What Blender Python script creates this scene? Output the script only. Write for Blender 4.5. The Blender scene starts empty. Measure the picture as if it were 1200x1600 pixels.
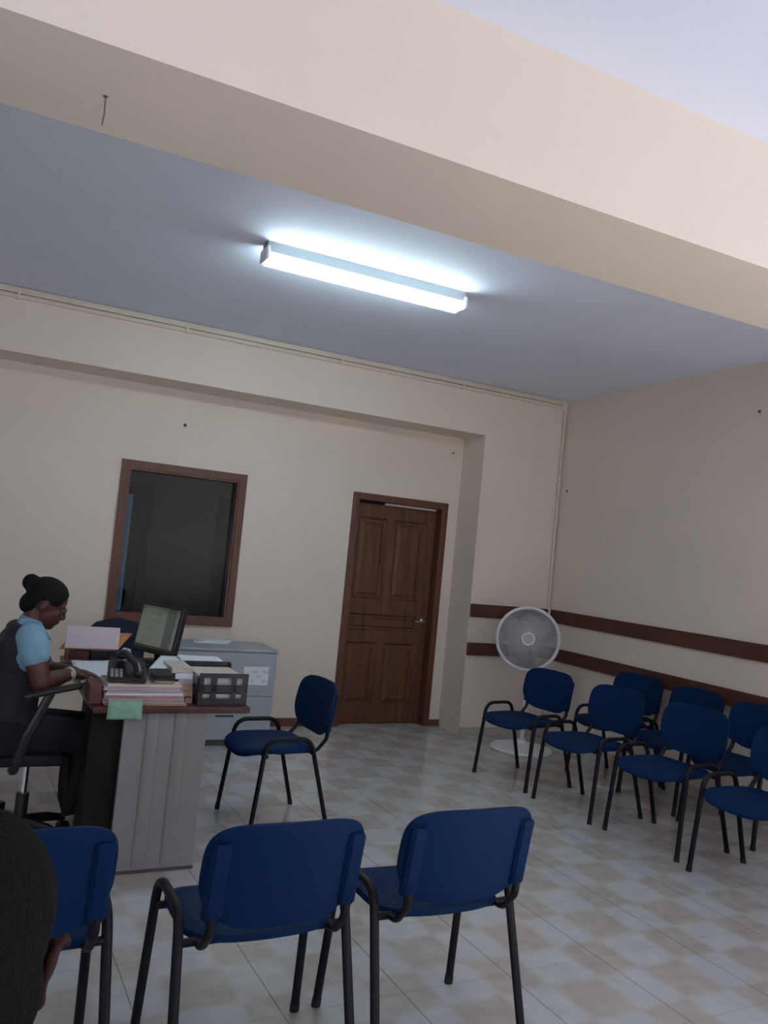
import bpy, bmesh, math, random
from mathutils import Vector, Matrix, Quaternion
random.seed(7)
SC = bpy.context.scene
COL = SC.collection
PI = math.pi

# ------------------------------------------------------------------ materials
def new_mat(name):
    m = bpy.data.materials.new(name); m.use_nodes = True
    nt = m.node_tree
    return m, nt, nt.nodes['Principled BSDF']

def mat(name, col, rough=.5, metal=0, noise=None, bump=0, bscale=80, spec=.5, coat=0):
    """plain painted/plastic surface; noise=(scale, amount) mottles the colour, bump adds grain"""
    m, nt, b = new_mat(name)
    b.inputs['Roughness'].default_value = rough
    b.inputs['Metallic'].default_value = metal
    b.inputs['Specular IOR Level'].default_value = spec
    b.inputs['Coat Weight'].default_value = coat
    tc = nt.nodes.new('ShaderNodeTexCoord')
    c = (*col, 1)
    if noise:
        n = nt.nodes.new('ShaderNodeTexNoise'); n.inputs['Scale'].default_value = noise[0]; n.inputs['Detail'].default_value = 4
        nt.links.new(tc.outputs['Object'], n.inputs['Vector'])
        r = nt.nodes.new('ShaderNodeValToRGB'); a = noise[1]
        r.color_ramp.elements[0].position = .3; r.color_ramp.elements[1].position = .7
        r.color_ramp.elements[0].color = (*[v*(1-a) for v in col], 1)
        r.color_ramp.elements[1].color = (*[min(1, v*(1+a)) for v in col], 1)
        nt.links.new(n.outputs['Fac'], r.inputs['Fac']); nt.links.new(r.outputs['Color'], b.inputs['Base Color'])
    else:
        b.inputs['Base Color'].default_value = c
    if bump:
        n2 = nt.nodes.new('ShaderNodeTexNoise'); n2.inputs['Scale'].default_value = bscale; n2.inputs['Detail'].default_value = 3
        nt.links.new(tc.outputs['Object'], n2.inputs['Vector'])
        bp = nt.nodes.new('ShaderNodeBump'); bp.inputs['Strength'].default_value = bump; bp.inputs['Distance'].default_value = .01
        nt.links.new(n2.outputs['Fac'], bp.inputs['Height']); nt.links.new(bp.outputs['Normal'], b.inputs['Normal'])
    return m

def wood(name, c1, c2, axis='Z', scale=9, rough=.4):
    m, nt, b = new_mat(name)
    tc = nt.nodes.new('ShaderNodeTexCoord'); mp = nt.nodes.new('ShaderNodeMapping')
    s = [scale]*3; s['XYZ'.index(axis)] = scale*.09
    mp.inputs['Scale'].default_value = s
    n = nt.nodes.new('ShaderNodeTexNoise'); n.inputs['Scale'].default_value = 2.2; n.inputs['Detail'].default_value = 6; n.inputs['Distortion'].default_value = .8
    r = nt.nodes.new('ShaderNodeValToRGB')
    r.color_ramp.elements[0].position = .32; r.color_ramp.elements[1].position = .68
    r.color_ramp.elements[0].color = (*c1, 1); r.color_ramp.elements[1].color = (*c2, 1)
    nt.links.new(tc.outputs['Object'], mp.inputs['Vector']); nt.links.new(mp.outputs['Vector'], n.inputs['Vector'])
    nt.links.new(n.outputs['Fac'], r.inputs['Fac']); nt.links.new(r.outputs['Color'], b.inputs['Base Color'])
    b.inputs['Roughness'].default_value = rough
    return m

def emit(name, col, strength):
    m, nt, b = new_mat(name)
    b.inputs['Base Color'].default_value = (*col, 1)
    b.inputs['Emission Color'].default_value = (*col, 1)
    b.inputs['Emission Strength'].default_value = strength
    return m

def floor_mat():
    m, nt, b = new_mat('floor_tiles')
    L = nt.links.new; N = nt.nodes.new
    tc = N('ShaderNodeTexCoord')
    mp = N('ShaderNodeMapping'); mp.inputs['Rotation'].default_value = (0, 0, math.radians(-2.2))
    L(tc.outputs['Object'], mp.inputs['Vector'])
    sep = N('ShaderNodeSeparateXYZ'); L(mp.outputs['Vector'], sep.inputs[0])
    def math_(op, a, bb=None, v=None):
        n = N('ShaderNodeMath'); n.operation = op
        L(a, n.inputs[0])
        if bb is not None: L(bb, n.inputs[1])
        if v is not None: n.inputs[1].default_value = v
        return n.outputs[0]
    TX, TY = .4575, .4825
    GX, GY = -2.59, -3.62
    # distort cell edges a little so the printed squares have soft, stony outlines
    dn = N('ShaderNodeTexNoise'); dn.inputs['Scale'].default_value = 14; dn.inputs['Detail'].default_value = 3; L(tc.outputs['Object'], dn.inputs['Vector'])
    dx = math_('MULTIPLY', math_('SUBTRACT', dn.outputs['Fac'], v=.5), v=.035)
    u = math_('DIVIDE', math_('SUBTRACT', sep.outputs[0], v=GX), v=TX)
    v = math_('DIVIDE', math_('SUBTRACT', sep.outputs[1], v=GY), v=TY)
    def tri(t):      # soft square wave of one period per tile, sign changes a quarter tile from the joint
        f = math_('MULTIPLY', t, v=2*PI)
        c = math_('COSINE', f)
        k_ = N('ShaderNodeMapRange'); k_.inputs['From Min'].default_value = -.30; k_.inputs['From Max'].default_value = .30; k_.inputs['To Min'].default_value = -1
        L(c, k_.inputs['Value']); return k_.outputs['Result']
    prod = math_('MULTIPLY', tri(math_('ADD', u, dx)), tri(math_('ADD', v, dx)))
    rmp = N('ShaderNodeMapRange'); rmp.inputs['From Min'].default_value = -.8; rmp.inputs['From Max'].default_value = .8
    L(prod, rmp.inputs['Value'])
    n1 = N('ShaderNodeTexNoise'); n1.inputs['Scale'].default_value = 11; n1.inputs['Detail'].default_value = 5; L(tc.outputs['Object'], n1.inputs['Vector'])
    tan = N('ShaderNodeValToRGB')
    tan.color_ramp.elements[0].position = .3; tan.color_ramp.elements[0].color = FLOOR_TAN1
    tan.color_ramp.elements[1].position = .7; tan.color_ramp.elements[1].color = FLOOR_TAN2
    L(n1.outputs['Fac'], tan.inputs['Fac'])
    wht = N('ShaderNodeValToRGB')
    wht.color_ramp.elements[0].position = .3; wht.color_ramp.elements[0].color = FLOOR_W1
    wht.color_ramp.elements[1].position = .7; wht.color_ramp.elements[1].color = FLOOR_W2
    L(n1.outputs['Fac'], wht.inputs['Fac'])
    mx = N('ShaderNodeMix'); mx.data_type = 'RGBA'
    L(rmp.outputs['Result'], mx.inputs['Factor']); L(wht.outputs['Color'], mx.inputs[6]); L(tan.outputs['Color'], mx.inputs[7])
    # grout joints on whole tiles
    def joint(t, period, w):
        fr = math_('FRACT', math_('ADD', t, v=.5))
        d = math_('ABSOLUTE', math_('SUBTRACT', fr, v=.5))
        return math_('LESS_THAN', d, v=w/period)
    g = math_('MAXIMUM', joint(u, TX, .0024), joint(v, TY, .0008))
    mg = N('ShaderNodeMix'); mg.data_type = 'RGBA'
    L(math_('MULTIPLY', g, v=.6), mg.inputs['Factor']); L(mx.outputs[2], mg.inputs[6]); mg.inputs[7].default_value = (.10, .085, .075, 1)
    L(mg.outputs[2], b.inputs['Base Color'])
    b.inputs['Roughness'].default_value = .13
    b.inputs['Specular IOR Level'].default_value = .5
    bp = N('ShaderNodeBump'); bp.inputs['Strength'].default_value = .05; bp.inputs['Distance'].default_value = .01
    n3 = N('ShaderNodeTexNoise'); n3.inputs['Scale'].default_value = 5; L(tc.outputs['Object'], n3.inputs['Vector'])
    L(n3.outputs['Fac'], bp.inputs['Height']); L(bp.outputs['Normal'], b.inputs['Normal'])
    return m
FLOOR_TAN1 = (.42, .375, .345, 1); FLOOR_TAN2 = (.51, .46, .425, 1)
FLOOR_W1 = (.48, .485, .49, 1); FLOOR_W2 = (.55, .56, .565, 1)

M = dict(
    wall=mat('cream_wall_paint', (.76, .662, .572), .6, noise=(1.3, .03), bump=.06, bscale=60),
    ceil=mat('white_ceiling_paint', (.74, .79, .93), .75, noise=(1.1, .02), bump=.04, bscale=50),
    floor=floor_mat(),
    doorwood=wood('door_wood', (.070, .025, .010), (.150, .057, .023), 'Z', 10, .55),
    framewood=wood('frame_wood', (.085, .028, .014), (.15, .052, .026), 'Z', 12, .4),
    railwood=wood('rail_wood', (.075, .026, .016), (.11, .040, .025), 'Y', 8, .42),
    skirt=mat('pale_skirting_tile', (.48, .42, .38), .3, noise=(9, .1)),
    metal_dark=mat('black_tube_enamel', (.005, .005, .009), .45, spec=.25),
    rubber=mat('black_rubber', (.008, .008, .008), .8),
    blue=mat('navy_chair_vinyl', (.0012, .018, .072), .6, bump=.12, bscale=300, spec=.12),
    chrome=mat('chrome', (.75, .76, .78), .18, 1),
    white_metal=mat('white_enamel', (.8, .81, .82), .4),
    batten=mat('batten_enamel', (.30, .32, .33), .5),
    fan_white=mat('fan_white', (.72, .72, .73), .45),
    fan_wire=mat('fan_wire', (.42, .41, .415), .5),
    tube=emit('fluorescent_tube', (.76, .95, 1.0), 33),
    grey_cab=mat('grey_cabinet_enamel', (.36, .40, .44), .45, noise=(3, .04)),
    cab_gap=mat('dark_seam', (.06, .065, .07), .6),
    desk_top=wood('desk_top_wood', (.055, .012, .014), (.085, .022, .022), 'Y', 7, .35),
    desk_panel=mat('grey_laminate', (.25, .24, .24), .28, noise=(6, .04)),
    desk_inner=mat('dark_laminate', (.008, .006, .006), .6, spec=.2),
    paper=mat('white_paper', (.74, .79, .86), .7),
    paper_pink=mat('pink_paper', (.66, .55, .58), .7, noise=(60, .06)),
    paper_cream=mat('cream_folder', (.56, .50, .43), .7, noise=(20, .06)),
    paper_mauve=mat('mauve_folder', (.42, .35, .40), .7, noise=(20, .08)),
    paper_rose=mat('rose_folder', (.46, .27, .29), .7),
    paper_tan=mat('tan_folder', (.40, .26, .17), .7, noise=(20, .1)),
    card_green=mat('green_card', (.22, .42, .30), .7, noise=(30, .15)),
    orange=mat('orange_envelope', (.60, .25, .07), .65),
    dark_red=mat('maroon_card', (.11, .035, .035), .6, noise=(20, .25)),
    black=mat('black_plastic', (.010, .010, .013), .35),
    tray=mat('black_tray_plastic', (.018, .016, .024), .4),
    phone_key=mat('grey_keys', (.25, .26, .28), .5),
    navy=mat('navy_office_fabric', (.008, .013, .035), .9, bump=.2, bscale=400),
    black_fab=mat('black_office_fabric', (.007, .007, .012), .85, bump=.2, bscale=400),
    plastic_bag=mat('crumpled_plastic', (.40, .45, .52), .35),
    skin=mat('dark_skin', (.085, .030, .018), .5, noise=(15, .08)),
    ear_skin=mat('ear_skin', (.022, .005, .005), .7, spec=.2),
    skin2=mat('dark_skin_ear', (.06, .024, .016), .55, noise=(25, .12)),
    hair=mat('black_hair', (.005, .004, .005), .7, bump=.6, bscale=120, spec=.2),
    hair2=mat('cropped_hair', (.007, .006, .0055), .95, noise=(180, .25), bump=.8, bscale=260, spec=.12),
    shirt=mat('light_blue_cotton', (.20, .37, .50), .85, noise=(40, .06)),
    vest=mat('dark_vest', (.020, .018, .026), .9, noise=(60, .15)),
    skirt_c=mat('black_skirt', (.006, .006, .010), .9),
    tee=mat('dark_shirt', (.03, .02, .03), .9, noise=(50, .1)),
    trousers=mat('dark_trousers', (.02, .022, .03), .9),
    shoe=mat('black_shoe', (.008, .008, .008), .35),
    eye=mat('eye_white', (.16, .14, .13), .3),
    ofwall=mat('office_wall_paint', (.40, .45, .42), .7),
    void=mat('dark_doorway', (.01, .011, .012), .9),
    scrim=mat('pale_scrim', (.55, .60, .68), .85),
    strip=mat('pale_light_slit', (.75, .75, .76), .4),  # brightness of the slit above the door, put into the colour
    stain=mat('dark_wall_plug', (.10, .085, .07), .8),
    trunk=mat('cream_trunking', (.68, .60, .48), .5),
    print_grey=mat('faint_print', (.58, .62, .67), .7),
    cable=mat('black_cable', (.01, .01, .01), .5),
    watch=mat('pale_watch', (.5, .5, .45), .3),
    glassframe=mat('spectacle_frame', (.02, .015, .015), .3),
)

def glass_mat():
    m = bpy.data.materials.new('window_glass'); m.use_nodes = True
    nt = m.node_tree; nt.nodes.clear()
    o = nt.nodes.new('ShaderNodeOutputMaterial'); mx = nt.nodes.new('ShaderNodeMixShader')
    t = nt.nodes.new('ShaderNodeBsdfTransparent'); t.inputs[0].default_value = (.62, .68, .68, 1)
    g = nt.nodes.new('ShaderNodeBsdfGlossy'); g.inputs['Roughness'].default_value = .03; g.inputs[0].default_value = (.8, .85, .85, 1)
    f = nt.nodes.new('ShaderNodeFresnel'); f.inputs['IOR'].default_value = 1.4
    nt.links.new(f.outputs[0], mx.inputs[0]); nt.links.new(t.outputs[0], mx.inputs[1]); nt.links.new(g.outputs[0], mx.inputs[2])
    nt.links.new(mx.outputs[0], o.inputs[0])
    return m
M['glass'] = glass_mat()
def cloth_mat():
    m, nt, b = new_mat('thin_scrim'); b.inputs['Base Color'].default_value = (.55, .60, .68, 1); b.inputs['Roughness'].default_value = .9
    t = nt.nodes.new('ShaderNodeBsdfTranslucent'); t.inputs[0].default_value = (.5, .56, .66, 1)
    mx = nt.nodes.new('ShaderNodeMixShader'); mx.inputs[0].default_value = .5
    nt.links.new(b.outputs[0], mx.inputs[1]); nt.links.new(t.outputs[0], mx.inputs[2]); nt.links.new(mx.outputs[0], nt.nodes['Material Output'].inputs[0])
    return m
M['scrim'] = cloth_mat()

def screen_mat():
    m, nt, b = new_mat('monitor_screen')
    N = nt.nodes.new; L = nt.links.new
    tc = N('ShaderNodeTexCoord'); sep = N('ShaderNodeSeparateXYZ'); L(tc.outputs['Generated'], sep.inputs[0])
    def ramp(sock, stops):
        r = N('ShaderNodeValToRGB'); r.color_ramp.interpolation = 'CONSTANT'
        while len(r.color_ramp.elements) < len(stops): r.color_ramp.elements.new(.5)
        for e, (p, c) in zip(r.color_ramp.elements, stops): e.position = p; e.color = (*c, 1)
        L(sock, r.inputs['Fac']); return r.outputs['Color']
    main = (.20, .225, .195)
    cx = ramp(sep.outputs[0], [(0, main), (.70, (.10, .115, .115)), (.93, main)])
    cz = ramp(sep.outputs[2], [(0, (.17, .19, .14)), (.06, (1, 1, 1)), (.78, (.8, .9, .7)), (.93, (.45, .6, .45))])
    # a darker picture low on the page
    mul = N('ShaderNodeMix'); mul.data_type = 'RGBA'; mul.blend_type = 'MULTIPLY'; mul.inputs['Factor'].default_value = 1
    L(cx, mul.inputs[6]); L(cz, mul.inputs[7])
    n = N('ShaderNodeTexNoise'); n.inputs['Scale'].default_value = 7; L(tc.outputs['Generated'], n.inputs['Vector'])
    rr = N('ShaderNodeMapRange'); rr.inputs['From Min'].default_value = .3; rr.inputs['From Max'].default_value = .6; rr.inputs['To Min'].default_value = .75
    L(n.outputs['Fac'], rr.inputs['Value'])
    m2 = N('ShaderNodeMix'); m2.data_type = 'RGBA'; m2.blend_type = 'MULTIPLY'; m2.inputs['Factor'].default_value = 1
    L(mul.outputs[2], m2.inputs[6]); L(rr.outputs['Result'], m2.inputs[7])
    b.inputs['Base Color'].default_value = (.02, .02, .02, 1); b.inputs['Roughness'].default_value = .25
    L(m2.outputs[2], b.inputs['Emission Color']); b.inputs['Emission Strength'].default_value = .42
    return m
M['screen'] = screen_mat()

# ------------------------------------------------------------------ mesh builder
class MB:
    def __init__(s): s.bm = bmesh.new()
    def box(s, lo, hi, bevel=0, rot=None, piv=None, seg=2):
        lo, hi = Vector(lo), Vector(hi)
        t = bmesh.new(); bmesh.ops.create_cube(t, size=1)
        d = hi-lo; c = (hi+lo)/2
        for v in t.verts: v.co = Vector((v.co.x*d.x, v.co.y*d.y, v.co.z*d.z))
        if bevel: bmesh.ops.bevel(t, geom=list(t.edges), offset=min(bevel, min(d)*.49), segments=seg, affect='EDGES', profile=.5)
        for v in t.verts: v.co = v.co+c
        if rot is not None:
            p = Vector(piv) if piv is not None else c
            for v in t.verts: v.co = rot @ (v.co-p)+p
        s.add(t); return s
    def add(s, t):
        me = bpy.data.meshes.new('t'); t.to_mesh(me); t.free(); s.bm.from_mesh(me); bpy.data.meshes.remove(me)
    def tube(s, path, ra, rb=None, ref=(1, 0, 0), n=10, cap=True):
        rb = ra if rb is None else rb
        P = [Vector(p) for p in path]; ref = Vector(ref)
        rings = []
        for i, p in enumerate(P):
            a = P[max(0, i-1)]; b = P[min(len(P)-1, i+1)]
            t = (b-a).normalized()
            u = ref-t*ref.dot(t)
            if u.length < 1e-4: u = Vector((0, 1, 0))-t*t.y
            u.normalize(); w = t.cross(u)
            A = ra[i] if isinstance(ra, (list, tuple)) else ra
            B = rb[i] if isinstance(rb, (list, tuple)) else rb
            rings.append([s.bm.verts.new(p+u*A*math.cos(2*PI*k/n)+w*B*math.sin(2*PI*k/n)) for k in range(n)])
        s.skin(rings, cap)
        return s
    def skin(s, rings, cap=True, close=True):
        n = len(rings[0])
        for r0, r1 in zip(rings, rings[1:]):
            for k in range(n if close else n-1):
                s.bm.faces.new((r0[k], r0[(k+1) % n], r1[(k+1) % n], r1[k]))
        if cap:
            s.bm.faces.new(list(reversed(rings[0]))); s.bm.faces.new(rings[-1])
    def lathe(s, prof, c=(0, 0, 0), axis='Z', n=24, mtx=None):
        """prof: list of (radius, height)"""
        c = Vector(c)
        Q = {'Z': Matrix.Identity(3), 'X': Matrix.Rotation(PI/2, 3, 'Y'), 'Y': Matrix.Rotation(-PI/2, 3, 'X')}[axis]
        if mtx is not None: Q = mtx
        rings = []
        for r, h in prof:
            rings.append([s.bm.verts.new(Q @ Vector((max(r, 1e-5)*math.cos(2*PI*k/n), max(r, 1e-5)*math.sin(2*PI*k/n), h))+c) for k in range(n)])
        s.skin(rings, True); return s
    def sphere(s, c, r, rot=None, n=16):
        r = (r, r, r) if not isinstance(r, (tuple, list)) else r
        t = bmesh.new(); bmesh.ops.create_uvsphere(t, u_segments=n, v_segments=max(6, n*2//3), radius=1)
        for v in t.verts:
            q = Vector((v.co.x*r[0], v.co.y*r[1], v.co.z*r[2]))
            if rot is not None: q = rot @ q
            v.co = q+Vector(c)
        s.add(t); return s
    def capsule(s, p0, r0, p1, r1, n=14):
        p0, p1 = Vector(p0), Vector(p1); d = p1-p0; L = d.length
        q = Vector((0, 0, 1)).rotation_difference(d.normalized()).to_matrix()
        prof = [(r0*math.sin(a), -r0*math.cos(a)) for a in [PI/2*k/5 for k in range(5)]]
        prof += [(r0, 0)] + [(r1, L)] + [(r1*math.cos(a), L+r1*math.sin(a)) for a in [PI/2*k/5 for k in range(1, 6)]]
        return s.lathe(prof, p0, n=n, mtx=q)
    def grid(s, fn, nu, nv):
        V = [[s.bm.verts.new(fn(i/nu, j/nv)) for j in range(nv+1)] for i in range(nu+1)]
        for i in range(nu):
            for j in range(nv): s.bm.faces.new((V[i][j], V[i+1][j], V[i+1][j+1], V[i][j+1]))
        return s
    def prism(s, outline, z0, z1, mtx=None):
        a = [s.bm.verts.new(Vector((x, y, z0))) for x, y in outline]; b = [s.bm.verts.new(Vector((x, y, z1))) for x, y in outline]
        if mtx is not None:
            for v in a+b: v.co = mtx @ v.co
        s.skin([a, b]); return s
    def build(s, name, m, parent=None, smooth=35, solid=0):
        bmesh.ops.recalc_face_normals(s.bm, faces=s.bm.faces)
        me = bpy.data.meshes.new(name); s.bm.to_mesh(me); s.bm.free()
        me.materials.append(m)
        if smooth:
            for p in me.polygons: p.use_smooth = True
            me.set_sharp_from_angle(angle=math.radians(smooth))
        o = bpy.data.objects.new(name, me); COL.objects.link(o)
        if solid:
            md = o.modifiers.new('thickness', 'SOLIDIFY'); md.thickness = solid; md.offset = 0
        if parent: o.parent = parent
        return o

def tag(o, label=None, cat=None, group=None, kind=None):
    for k, v in (('label', label), ('category', cat), ('group', group), ('kind', kind)):
        if v: o[k] = v
    return o
def thing(name, label, cat, loc=(0, 0, 0), rz=0, group=None, kind=None):
    o = bpy.data.objects.new(name, None); COL.objects.link(o)
    o.location = loc; o.rotation_euler = (0, 0, math.radians(rz)); o.empty_display_size = .1
    return tag(o, label, cat, group, kind)
def dup(root, loc, rz, label):
    r = root.copy(); COL.objects.link(r); r.location = loc; r.rotation_euler = (0, 0, math.radians(rz)); r['label'] = label
    for ch in list(root.children):
        c = ch.copy(); COL.objects.link(c); c.parent = r
        for g in list(ch.children):
            d = g.copy(); COL.objects.link(d); d.parent = c
    return r
def fillet(pts, rad, n=7):
    """rounds the inner corners of a polyline"""
    P = [Vector(p) for p in pts]; out = [P[0]]
    for i in range(1, len(P)-1):
        a, b, c = P[i-1], P[i], P[i+1]
        d1, d2 = (a-b).normalized(), (c-b).normalized()
        ang = d1.angle(d2); t = min(rad/math.tan(ang/2), (a-b).length*.49, (c-b).length*.49)
        p0, p1 = b+d1*t, b+d2*t
        for k in range(n+1):
            u = k/n; out.append(p0*(1-u)**2+b*2*u*(1-u)+p1*u*u)
    out.append(P[-1]); return out
def remesh(name, build_fn, voxel, m, parent=None, smooth_it=6):
    """many overlapping closed shapes -> one continuous skin"""
    mb = MB(); build_fn(mb)
    o = mb.build(name, m, None, smooth=0)
    md = o.modifiers.new('r', 'REMESH'); md.mode = 'VOXEL'; md.voxel_size = voxel
    ms = o.modifiers.new('s', 'SMOOTH'); ms.iterations = smooth_it; ms.factor = .5
    dg = bpy.context.evaluated_depsgraph_get()
    me = bpy.data.meshes.new_from_object(o.evaluated_get(dg))
    old = o.data; o.modifiers.clear(); o.data = me; bpy.data.meshes.remove(old)
    me.name = name
    for p in me.polygons: p.use_smooth = True
    if not me.materials: me.materials.append(m)
    if parent: o.parent = parent
    return o
def flatten(o, z, test):
    """the underside that rests on a seat lies flat on it"""
    for v in o.data.vertices:
        if v.co.z < z and test(v.co): v.co.z = z

# ------------------------------------------------------------------ the setting
H = 3.207; DR = .38; PX = -.894; ZB = 2.7435
XL, YR = -8.2, -9.6                     # left wall and the wall behind the camera
B0, B1, BZ = -4.264, -3.778, 2.7436     # ceiling beam
DX1, DX2, DH = -1.992, -1.008, 2.10     # door, outer edge of its frame
WX1, WX2, WZ1, WZ2 = -4.010, -2.986, .829, 2.118
TH = .14
SW = (-9.0, -5.6, .5, 2.4)          # opening in the side wall, y range and heights
def wall_panel(mb, x0, x1, z0, z1, y0, y1, holes):
    xs = sorted({x0, x1, *[h[0] for h in holes], *[h[1] for h in holes]}); zs = sorted({z0, z1, *[h[2] for h in holes], *[h[3] for h in holes]})
    for a, b in zip(xs, xs[1:]):
        for c, d in zip(zs, zs[1:]):
            if any(h[0]-1e-6 <= a and b <= h[1]+1e-6 and h[2]-1e-6 <= c and d <= h[3]+1e-6 for h in holes): continue
            mb.box((a, y0, c), (b, y1, d))
S = 'structure'
mb = MB()
wall_panel(mb, XL, PX, 0, ZB, DR, DR+TH, [(DX1+.03, DX2-.03, 0, DH-.03), (WX1+.03, WX2-.03, WZ1+.03, WZ2-.03)])
mb.box((XL, 0, ZB), (PX, DR+TH, H)); mb.box((PX, 0, 0), (0, DR+TH, H))
tag(mb.build('wall_back', M['wall'], smooth=0), 'cream back wall with a long shallow recess around door and window', 'wall', kind=S)
wr_ = MB(); wr_.box((0, SW[1], 0), (.14, DR+TH, H)); wr_.box((0, YR, 0), (.14, SW[0], H)); wr_.box((0, SW[0], 0), (.14, SW[1], SW[2])); wr_.box((0, SW[0], SW[3]), (.14, SW[1], H))
tag(wr_.build('wall_right', M['wall'], smooth=0), 'cream side wall carrying the two wooden rails', 'wall', kind=S)
tag(MB().box((XL-.14, YR, 0), (XL, DR+TH, H)).build('wall_left', M['wall'], smooth=0), 'cream side wall on the desk side of the room', 'wall', kind=S)
mb = MB()
RW = [(-7.8, -4.6, .5, 2.4)]
wall_panel(mb, XL, 0, 0, H, YR-.14, YR, RW)
tag(mb.build('wall_front', M['wall'], smooth=0), 'cream wall with a wide window facing the back wall', 'wall', kind=S)
tag(MB().box((XL, YR, -.1), (0, DR+TH, 0)).build('floor', M['floor'], smooth=0), 'glossy floor of beige and pale grey chequered tiles', 'floor', kind=S)
tag(MB().box((XL, YR, H), (0, DR+TH, H+.1)).build('ceiling', M['ceil'], smooth=0), 'plain bluish white ceiling', 'ceiling', kind=S)
tag(MB().box((XL, B0, BZ), (0, B1, H)).build('trim_1', M['wall'], smooth=0), 'deep cream beam crossing under the ceiling', 'beam', kind=S)
# windows behind the viewer: frames round the openings that let the daylight in
for i, (a, b, c, d) in enumerate(RW):
    w = thing('window_%d' % (i+2), 'wide daylight window in the wall facing the back wall', 'window', kind=S)
    f = MB()
    for lo, hi in (((a, c), (a+.06, d)), ((b-.06, c), (b, d)), ((a, c), (b, c+.06)), ((a, d-.06), (b, d)), (((a+b)/2-.03, c), ((a+b)/2+.03, d))):
        f.box((lo[0], YR-.10, lo[1]), (hi[0], YR-.04, hi[1]))
    f.build('window_frame', M['framewood'], w, smooth=0)
w = thing('window_3', 'wide daylight window in the side wall beyond the end of the chair rows', 'window', kind=S)
f = MB(); a, b, c, d = SW
for lo, hi in (((a, c), (a+.06, d)), ((b-.06, c), (b, d)), ((a, c), (b, c+.06)), ((a, d-.06), (b, d)), (((a+b)/2-.03, c), ((a+b)/2+.03, d))):
    f.box((.04, lo[0], lo[1]), (.10, hi[0], hi[1]))
f.build('window_frame', M['framewood'], w, smooth=0)
# wooden rails (two on the short back pier, two along the side wall)
RT = (1.073, 1.193); RB = (.7246, .8402)
k = 2
for nm, (z0, z1) in (('upper', RT), ('lower', RB)):
    tag(MB().box((PX+.002, -.022, z0), (-.022, 0, z1), .003).build('trim_%d' % k, M['railwood'], smooth=0), '%s dark wooden rail on the short back pier behind the fan' % nm, 'rail', kind=S); k += 1
    tag(MB().box((-.022, SW[1]+.05, z0), (0, 0, z1), .003).build('trim_%d' % k, M['railwood'], smooth=0), '%s dark wooden rail along the side wall' % nm, 'rail', kind=S); k += 1
# skirtings
tag(MB().box((PX, -.012, 0), (-.012, 0, .075)).build('baseboard_pier', M['skirt'], smooth=0), 'pale tile skirting under the rails on the back pier', 'baseboard', kind=S)
tag(MB().box((-.012, YR, 0), (0, 0, .075)).build('baseboard_right', M['skirt'], smooth=0), 'pale tile skirting along the side wall', 'baseboard', kind=S)
b1 = MB(); b1.box((DX2, DR-.018, 0), (PX, DR, .06), .003)
tag(b1.build('baseboard_back', M['framewood'], smooth=0), 'short brown wooden baseboard between door and pier', 'baseboard', kind=S)
tag(MB().box((XL, DR-.018, 0), (DX1, DR, .07), .003).build('baseboard_recess', M['framewood'], smooth=0), 'brown wooden baseboard running behind the filing cabinet up to the door', 'baseboard', kind=S)

# the door
d = thing('door_1', 'brown panelled wooden door with chrome lever in the back recess', 'door', kind=S)
FW = .062
f = MB()
f.box((DX1, DR-.02, 0), (DX1+FW, DR+TH, DH), .004); f.box((DX2-FW, DR-.02, 0), (DX2, DR+TH, DH), .004); f.box((DX1+FW, DR-.02, DH-FW), (DX2-FW, DR+TH, DH), .004)
f.build('door_frame', M['framewood'], d, smooth=0)
LX0, LX1, LZ1, LY = DX1+FW+.004, DX2-FW-.004, DH-FW-.022, DR+.085
leaf = MB()
# panel openings, measured: two tall, one wide lock panel, two low
xs = (LX0, -1.875, -1.578, -1.495, -1.178, LX1)
rows = [(.012, .165), (.165, .745), (.745, .85), (.85, 1.005), (1.005, 1.14), (1.14, 1.892), (1.892, LZ1)]
holes = [(xs[1], xs[2], .165, .745), (xs[3], xs[4], .165, .745), (xs[1], xs[4], .85, 1.005), (xs[1], xs[2], 1.14, 1.892), (xs[3], xs[4], 1.14, 1.892)]
leaf.box((LX0, LY, .008), (xs[1], LY+.04, LZ1)); leaf.box((xs[4], LY, .008), (LX1, LY+.04, LZ1))
leaf.box((xs[2], LY, .165), (xs[3], LY+.04, .745)); leaf.box((xs[2], LY, 1.14), (xs[3], LY+.04, 1.892))
for z0, z1 in ((.008, .165), (.745, .85), (1.005, 1.14), (1.892, LZ1)): leaf.box((xs[1], LY, z0), (xs[4], LY+.04, z1))
lf = leaf.build('door_leaf', M['doorwood'], d, smooth=0)
for a, b, c, e in holes:
    pn = MB()
    # bevelled moulding, then raised field
    o0 = [(a, c), (b, c), (b, e), (a, e)]
    def ring(ins, y): return [pn.bm.verts.new((p[0]+(ins if p[0] == a else -ins), y, p[1]+(ins if p[1] == c else -ins))) for p in o0]
    rings = [ring(0, LY+.003), ring(.018, LY+.020), ring(.034, LY+.020), ring(.062 if e-c > .3 else .045, LY+.008)]
    pn.skin(rings, cap=False); pn.bm.faces.new(rings[-1])
    pn.build('door_panel', M['doorwood'], lf, smooth=0)
hd = MB(); hd.lathe([(0, 0), (.026, 0), (.026, .008), (.011, .012), (.010, .045), (0, .045)], (-1.125, LY, .965), n=20, mtx=Matrix.Rotation(PI/2, 3, 'X'))
hd.tube(fillet([(-1.125, LY-.045, .965), (-1.16, LY-.050, .966), (-1.225, LY-.044, .963)], .02), .009, .011, ref=(0, 0, 1))
tag(hd.build('door_handle', M['chrome'], lf), 'chrome lever handle')
st = MB().box((-1.62, LY+.012, LZ1+.003), (LX1+.0, LY+.03, LZ1+.02))  # pale bar whose colour stands for the bright slit of light
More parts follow.
